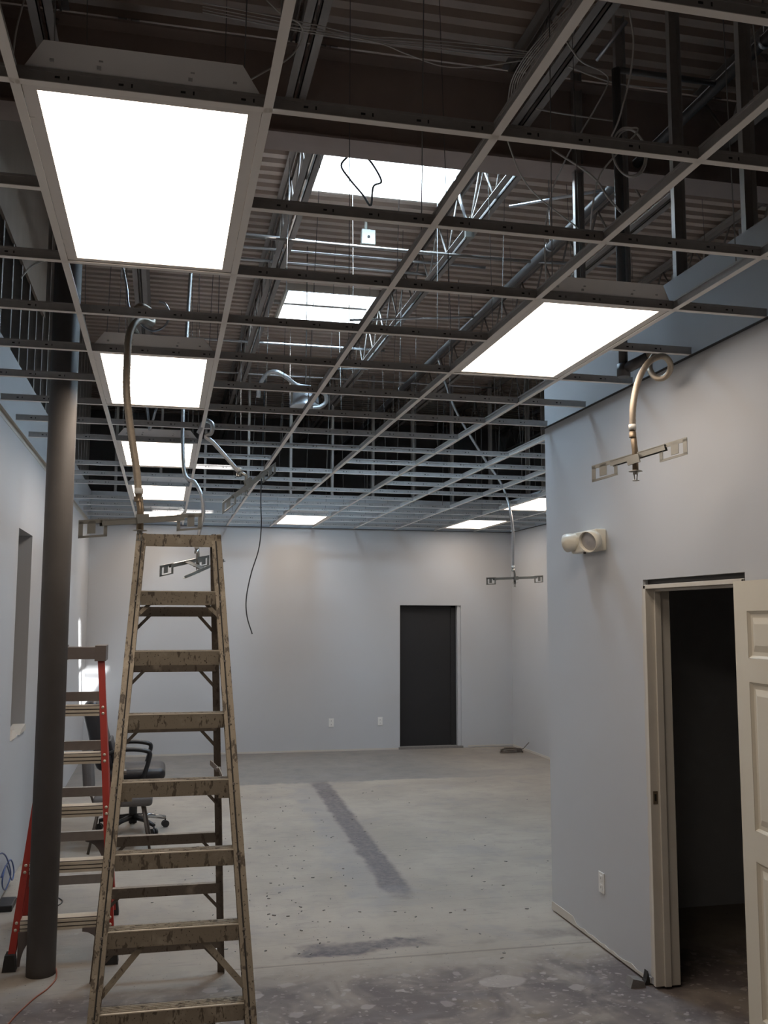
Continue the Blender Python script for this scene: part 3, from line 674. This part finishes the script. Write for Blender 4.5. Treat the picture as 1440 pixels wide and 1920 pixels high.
cable('thin cable draped over the left wall studs', [A(40, 520, 5.6), A(58, 500, 5.5), A(80, 490, 5.4), A(105, 485, 5.3)], .005)
cable('short cable bundle over the third ceiling light', [A(276, 762, 7.0), A(279, 790, 7.0), A(281, 806, 7.0), A(290, 776, 6.95), A(294, 764, 6.95)], .008, 'emt')
cable('long white cable along the first grid bay top', [A(20, 140, 4.0), A(30, 60, 4.1), A(45, 0, 4.2)], .004)
cable('white cable looping beside the second runner', [A(500, 0, 4.2), A(530, 28, 4.2), A(562, 45, 4.25), A(566, 75, 4.3), A(540, 110, 4.3), A(495, 135, 4.2), A(448, 162, 4.0)], .0045)

# ------------------------------------------------------------------ old aluminium step ladder
lad = thing('step_ladder', 'old paint spattered aluminium step ladder in the foreground', 'ladder', (.07, 4.7, 0))
def FR(s, z): k = z/2.29; return Vector(((-.248+.128*k) if s < 0 else (.412-.162*k), 4.175+.845*k, z))
def RR(s, z): k = z/2.27; return Vector(((-.306+.185*k) if s < 0 else (.347-.105*k), 5.43-.355*k, z))
for s in (-1, 1):
    q = MB(); p0, p1 = FR(s, 0), FR(s, 2.29)
    ax = (p1-p0).normalized(); sd = Vector((1, 0, 0)); th = Vector((0, 1, 0)); th = (th-ax*th.dot(ax)).normalized()
    q.beam(p0+sd*(s*.0225)+th*.0, p1+sd*(s*.0225), .004, .07, sd)
    q.beam(p0+sd*(s*.0125)-th*.034, p1+sd*(s*.0125)-th*.034, .021, .004, sd).beam(p0+sd*(-s*.0145)-th*.034, p1+sd*(-s*.0145)-th*.034, .017, .004, sd)
    q.beam(p0+sd*(s*.000)-th*.030, p1+sd*(s*.0)-th*.030, .046, .003, sd)
    q.beam(p0+sd*(s*.0)+th*.034, p1+sd*(s*.0)+th*.034, .046, .004, sd)
    q.beam(p0+sd*(-s*.003)-th*.0335, p1+sd*(-s*.003)-th*.0335, .006, .006, sd, 1)  # dark strip paints the shade inside the rail groove
    q.build('front_rail', ['ladder_alu', 'slot_dark'], lad)
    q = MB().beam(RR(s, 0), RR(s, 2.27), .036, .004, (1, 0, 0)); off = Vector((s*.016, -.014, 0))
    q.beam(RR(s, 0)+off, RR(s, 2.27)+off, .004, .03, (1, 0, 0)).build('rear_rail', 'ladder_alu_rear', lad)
    f0 = FR(s, 0); MB().box(f0.x-.032, f0.x+.032, f0.y-.05, f0.y+.045, 0, .02).build('foot', 'rubber', lad)
for k in range(7):
    z = .28+.288*k; a, c2 = FR(-1, z), FR(1, z); y = a.y; e = .022
    q = MB().box(a.x+e, c2.x-e, y-.036, y+.046, z-.004, z).box(a.x+e, c2.x-e, y-.038, y-.034, z-.068, z)
    q.box(a.x+e, c2.x-e, y-.036, y-.026, z-.069, z-.066).box(a.x+e, c2.x-e, y+.042, y+.046, z-.045, z)
    for g_ in range(4): q.box(a.x+e, c2.x-e, y-.02+g_*.016, y-.014+g_*.016, z, z+.0016)
    q.box(a.x+e, c2.x-e, y-.0395, y-.034, z-.004, z+.0005, 1)  # pale strip paints an edge highlight along the step front
    st = q.build('step', ['ladder_alu', 'rung_alu'], lad)
    for s in (-1, 1):
        p = FR(s, z-.02); pz = FR(s, z-.05)
        MB().cyl(p+Vector((0, -.038, 0)), p+Vector((0, -.043, 0)), .006, 8).cyl(pz+Vector((0, -.038, 0)), pz+Vector((0, -.043, 0)), .006, 8).build('rivet', 'brace_alu', st)
        if k in (0, 1):
            MB().beam(FR(s, z-.24)+Vector((-s*.015, .0, 0)), Vector((p.x-s*.17, y+.0, z-.07)), .004, .026, (0, 1, 0)).build('step_brace', 'ladder_alu', st)
        elif k == 6:
            MB().beam(FR(s, z-.12)+Vector((-s*.015, .0, 0)), Vector((p.x-s*.075, y, z-.055)), .004, .018, (0, 1, 0)).build('step_brace', 'ladder_alu', st)
for z in (1.908, 1.623, 1.312, 1.01, .724, .454, .16):
    a, c2 = RR(-1, z), RR(1, z)
    q = MB().beam(a+Vector((0, -.01, 0)), c2+Vector((0, -.01, 0)), .004, .05, (0, 1, 0)).beam(a+Vector((0, .008, .023)), c2+Vector((0, .008, .023)), .036, .004, (0, 1, 0))
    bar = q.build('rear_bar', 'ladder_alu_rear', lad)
    for s in (-1, 1): MB().beam(RR(s, z-.10)+Vector((-s*.012, -.004, 0)), Vector((RR(s, z).x-s*.085, a.y-.004, z-.015)), .004, .016, (0, 1, 0)).build('bar_brace', 'ladder_alu_rear', bar)
ct = MB(); a, c2 = FR(-1, 2.29), FR(1, 2.29)
ct.box(a.x-.024, c2.x+.024, a.y-.045, a.y+.11, 2.292, 2.297).box(a.x-.024, c2.x+.024, a.y-.047, a.y-.042, 2.235, 2.297).box(a.x-.026, a.x-.022, a.y-.045, a.y+.11, 2.215, 2.297).box(c2.x+.022, c2.x+.026, a.y-.045, a.y+.11, 2.215, 2.297).box(a.x-.024, c2.x+.024, a.y+.106, a.y+.11, 2.25, 2.297)
ct.build('top_cap', 'ladder_alu', lad)
for s in (-1, 1):
    p, r_ = FR(s, 1.09), RR(s, 1.12); mid = (p+r_)/2+Vector((0, 0, .03)); i_ = Vector((-s*.03, 0, 0))
    sp_ = MB().beam(p+i_, mid+i_, .004, .026, (1, 0, 0)).beam(mid+i_*1.2, r_+i_*1.2, .004, .026, (1, 0, 0)).build('spreader', 'ladder_alu', lad)
    MB().cyl(mid+i_*.7, mid+i_*1.5, .012, 8).build('hinge_pin', 'brace_alu', sp_)
    MB().box(p.x-(.07 if s > 0 else -.02), p.x-(-.02 if s < 0 else .02)+(.05 if s < 0 else 0), p.y-.02, p.y-.016, 1.06, 1.105).build('spreader_bracket', 'ladder_alu', lad)

# ------------------------------------------------------------------ red fibreglass step ladder
OYR = .07; K = (5.63+OYR)/5.63
rl = thing('step_ladder', 'smaller red fibreglass step ladder behind the dark column', 'ladder', (-.5, 6.0, 0))
def FL(s, z): k = z/1.70; return Vector(((-.755+.165*k) if s < 0 else (-.228-.135*k), 5.70+.37*k, z))
def RL(s, z): k = z/1.70; return Vector(((-.80+.20*k) if s < 0 else (-.264-.108*k), 6.60-.44*k, z))
for s in (-1, 1):
    for fn, nm in ((FL, 'front_rail'), (RL, 'rear_rail')):
        p0, p1 = fn(s, .0), fn(s, 1.68); q = MB(); dd = 1 if fn is FL else -1
        q.beam(p0+Vector((s*.016, 0, 0)), p1+Vector((s*.016, 0, 0)), .004, .06, (1, 0, 0))
        q.beam(p0+Vector((0, -.029*dd, 0)), p1+Vector((0, -.029*dd, 0)), .036, .004, (1, 0, 0)).beam(p0+Vector((0, .029*dd, 0)), p1+Vector((0, .029*dd, 0)), .036, .004, (1, 0, 0))
        q.build(nm, 'red_fibreglass', rl)
        MB().prism([(p0.x-.035, 0), (p0.x+.035, 0), (p0.x+.024, .085), (p0.x-.024, .085)], 'y', p0.y-.04, p0.y+.04).build('foot', 'rubber', rl)
for k, z in enumerate((.245, .53, .815, 1.10, 1.365)):
    a, c2 = FL(-1, z), FL(1, z); y = a.y; e = .017; q = MB()
    q.box(a.x+e, c2.x-e, y-.03, y+.05, z-.004, z)
    for g_ in range(3): q.box(a.x+e, c2.x-e, y-.040, y-.03, z-.060+g_*.0205, z-.046+g_*.0205)
    q.box(a.x+e, c2.x-e, y-.033, y-.03, z-.06, z, 1)  # darker back plate paints shade into the gaps between the ridges
    st = q.build('step', ['rung_alu', 'ladder_plastic'], rl)
    for s in (-1, 1):
        for dz in (-.012, -.047):
            p = FL(s, z+dz); MB().lathe([(.009, 0), (.007, .004), (.001, .005)], p+Vector((0, -.031, 0)), (0, -1, 0), 10).build('rivet', 'rung_alu', st)
for z in (1.401, 1.098, .808, .528, .25):
    a, c2 = RL(-1, z), RL(1, z)
    MB().box(a.x, c2.x, a.y-.036, a.y-.031, z-.03, z+.025).box(a.x, c2.x, a.y-.031, a.y+.0, z+.021, z+.025).build('rear_bar', 'brace_alu', rl)
def gusset(p, s, z, fn, h, wd):
    x = fn(s, z).x-s*.016; poly = [(0, 0), (wd, 0)]
    for k in range(7): a_ = k/6*math.pi/2; poly.append((wd-(wd-.015)*math.sin(a_), -h*(1-math.cos(a_))-.018))
    poly.append((0, -h-.02)); y = fn(s, z-h/2).y
    return MB().prism([(x-s*u, z+v) for u, v in poly], 'y', y-.022, y-.014).build('gusset', 'ladder_plastic', rl)
for s in (-1, 1): gusset(0, s, .19, FL, .16, .13); gusset(0, s, .50, RL, .18, .13)
a, c2 = FL(-1, 1.70), FL(1, 1.70)
cp = MB().box(a.x-.03, c2.x+.03, 6.00, 6.22, 1.655, 1.70).box(a.x-.028, c2.x+.028, 5.996, 6.0, 1.632, 1.702).box(c2.x-.03, c2.x+.034, 5.995, 6.225, 1.62, 1.712).box(a.x-.034, a.x+.03, 5.995, 6.225, 1.62, 1.712).build('top_cap', 'ladder_plastic', rl, .006)

# ------------------------------------------------------------------ chairs
def rbox(x0, x1, y0, y1, z0, z1, r, name, mat, parent, rot=None, pivot=None):
    o = MB().box(x0, x1, y0, y1, z0, z1).build(name, mat, parent)
    bm = bmesh.new(); bm.from_mesh(o.data); bmesh.ops.bevel(bm, geom=bm.edges[:]+bm.verts[:], offset=r, segments=4, profile=.5, affect='EDGES')
    if rot:
        bmesh.ops.rotate(bm, verts=bm.verts[:], cent=pivot, matrix=Matrix.Rotation(rot, 3, 'Y'))
    for f in bm.faces: f.smooth = True
    bm.to_mesh(o.data); bm.free(); return o
oc = thing('office_chair', 'black leather swivel office chair with armrests behind the ladders', 'chair', (-.22, 9.05, 0))
cx, cy = -.22, 9.05
rbox(cx-.24, cx+.27, cy-.25, cy+.25, .46, .57, .05, 'seat', 'leather_black', oc)
rbox(cx-.22, cx+.22, cy-.22, cy+.22, .41, .47, .025, 'seat_pan', 'plastic_black', oc)
bk = rbox(cx-.30, cx-.15, cy-.24, cy+.24, .56, 1.17, .065, 'backrest', 'leather_black', oc, math.radians(-15), (cx-.22, cy, .52))
rbox(cx-.16, cx-.125, cy-.20, cy+.20, .60, .80, .012, 'back_cushion', 'leather_black', oc, math.radians(-15), (cx-.22, cy, .52))
for s in (-1, 1):
    y = cy+s*.27
    MB().tube(spline([(cx-.24, y, .70), (cx-.12, y, .735), (cx+.0, y, .74), (cx+.10, y, .725), (cx+.135, y, .70), (cx+.12, y, .62), (cx+.09, y, .52), (cx+.07, y-s*.03, .46)], 6), .019, 8).build('armrest', 'plastic_black', oc)
MB().cyl((cx, cy, .10), (cx, cy, .42), .026, 14).cyl((cx, cy, .07), (cx, cy, .25), .036, 14).build('gas_lift', 'plastic_black', oc)
for k in range(5):
    a_ = math.radians(20+72*k); dx_, dy_ = math.cos(a_), math.sin(a_)
    leg = MB().tube([(cx, cy, .125), (cx+dx_*.16, cy+dy_*.16, .115), (cx+dx_*.30, cy+dy_*.30, .085)], [.028, .022, .016], 8).build('base_leg', 'chrome' if k < 2 else 'plastic_black', oc)
    p = Vector((cx+dx_*.30, cy+dy_*.30, .03)); n_ = Vector((-dy_, dx_, 0))
    MB().cyl(p-n_*.024, p-n_*.006, .03, 14).cyl(p+n_*.006, p+n_*.024, .03, 14).cyl(p, p+Vector((0, 0, .05)), .007, 8).build('caster', 'plastic_black', leg)
MB().cyl((cx-.05, cy-.12, .40), (cx-.30, cy-.26, .37), .007, 8).build('tilt_lever', 'plastic_black', oc)
gc = thing('guest_chair', 'grey upholstered side chair with thin dark legs beside the office chair', 'chair', (-.30, 8.46, 0))
gx, gy = -.30, 8.46
rbox(gx-.22, gx+.25, gy-.21, gy+.21, .35, .43, .03, 'seat', 'fabric_grey', gc)
rbox(gx-.29, gx-.22, gy-.20, gy+.20, .45, .82, .034, 'backrest', 'fabric_grey', gc, math.radians(-5), (gx-.25, gy, .42))
for sx in (-1, 1):
    for sy in (-1, 1):
        MB().cyl((gx+sx*.17, gy+sy*.17, .36), (gx+sx*.24, gy+sy*.22, 0), .011, 8).build('leg', 'leg_bronze', gc)
for sy in (-1, 1): MB().cyl((gx-.2, gy+sy*.14, .34), (gx-.255, gy+sy*.14, .50), .010, 8).build('back_post', 'leg_bronze', gc)

# ------------------------------------------------------------------ things on the floor
def floor_cord(label, pts, r, mat, nm='extension_cord', z=None):
    P = [(*atZ(x, y, 0).xy, r) for x, y in pts]
    return tag(MB().tube(spline(P, 8), r, 6).build(nm, mat), label, 'cord')
floor_cord('thin orange cord winding from the column foot towards the camera', [(101, 1812), (106, 1822), (104, 1838), (88, 1856), (66, 1872), (48, 1888), (30, 1905), (12, 1926)], .004, 'cord_red')
floor_cord('small loop of dark cord on the floor right of the column', [(48, 1698), (75, 1700), (100, 1700), (112, 1697), (117, 1691), (112, 1686), (104, 1684), (90, 1690)], .004, 'cable_black', 'cord_loop')
bl = [atX(-8, 1605, XL+.02), atX(5, 1600, XL+.03), atX(14, 1612, XL+.03), atX(20, 1640, XL+.02), atX(10, 1668, XL+.02), atX(4, 1655, XL+.04), atX(12, 1622, XL+.04), atX(22, 1650, XL+.03), atX(26, 1632, XL+.03), atX(20, 1612, XL+.02), atX(8, 1630, XL+.02), atX(2, 1645, XL+.02)]
tag(MB().tube(spline(bl, 8), .005, 6).build('cable_tangle', 'cable_blue'), 'tangle of blue cable hanging at the left wall', 'cable')
ps = thing('power_strip', 'black power strip on the floor at the left edge', 'power strip', (-.95, 6.95, 0))
MB().box(-1.0, -.90, 6.78, 6.99, 0, .04).build('body', 'plastic_black', ps, .006)
MB().tube(spline([(-.93, 6.99, .02), (-.88, 7.06, .01), (-.82, 7.05, .006), (-.76, 6.95, .006)], 6), .005, 6).build('cord', 'cable_black', ps)
cp_ = [(4.80+.17*math.cos(a_*.6)*(1-.02*a_/6), 13.03+.10*math.sin(a_*.6), .008+.0015*a_) for a_ in range(0, 36)] + [(4.98, 13.05, .05), (5.06, 13.02, .14)]
tag(MB().tube([Vector(p) for p in cp_], .006, 6).build('cable_coil', 'leg_bronze'), 'coil of cable lying on the floor in the far right corner', 'cable')
rb = thing('rubble_piece', 'broken bit of dark tile against the right door frame', 'debris', (2.42, 4.77, 0))
MB().prism([(2.375, 0), (2.46, 0), (2.45, .03), (2.39, .045)], 'y', 4.74, 4.81).build('chunk', 'debris_grey', rb)
MB().prism([(2.462, 0), (2.50, 0), (2.485, .07), (2.476, .03)], 'y', 4.762, 4.80).build('shard', 'slot_dark', rb)
pk = MB().prism([(0, 0), (.09, .01), (.11, .05), (.03, .06)], 'z', 0, .004).build('paper_scrap', 'paper_pink'); pk.location = atZ(288, 1784, 0)
tag(pk, 'crumpled pink paper scrap on the floor behind the old ladder', 'paper')
random.seed(3); q = MB()
for k in range(190):
    px, py = random.gauss(560, 150), random.uniform(1480, 1790)
    if random.random() < .25: px, py = random.uniform(420, 1030), random.uniform(1450, 1800)
    if not 250 < px < 1030: continue
    p = atZ(px, py, 0); a_ = random.uniform(0, 3.1); l_ = random.uniform(.004, .013); h_ = random.uniform(.002, .006)
    u = Vector((math.cos(a_), math.sin(a_), 0))*l_; v = Vector((-math.sin(a_), math.cos(a_), 0))*l_*random.uniform(.2, .6)
    vs = [p-u-v, p+u-v*.6, p+u*.8+v, p-u*.7+v*.8]
    q.add([x_ + Vector((0, 0, .0)) for x_ in vs]+[x_*1+Vector((0, 0, h_)) for x_ in vs], [(4, 5, 6, 7), (0, 1, 5, 4), (1, 2, 6, 5), (2, 3, 7, 6), (3, 0, 4, 7)])
dbs = q.build('floor_crumbs', 'debris_grey'); dbs['kind'] = 'stuff'; tag(dbs, 'small dark crumbs of rubble scattered over the concrete floor', 'debris')
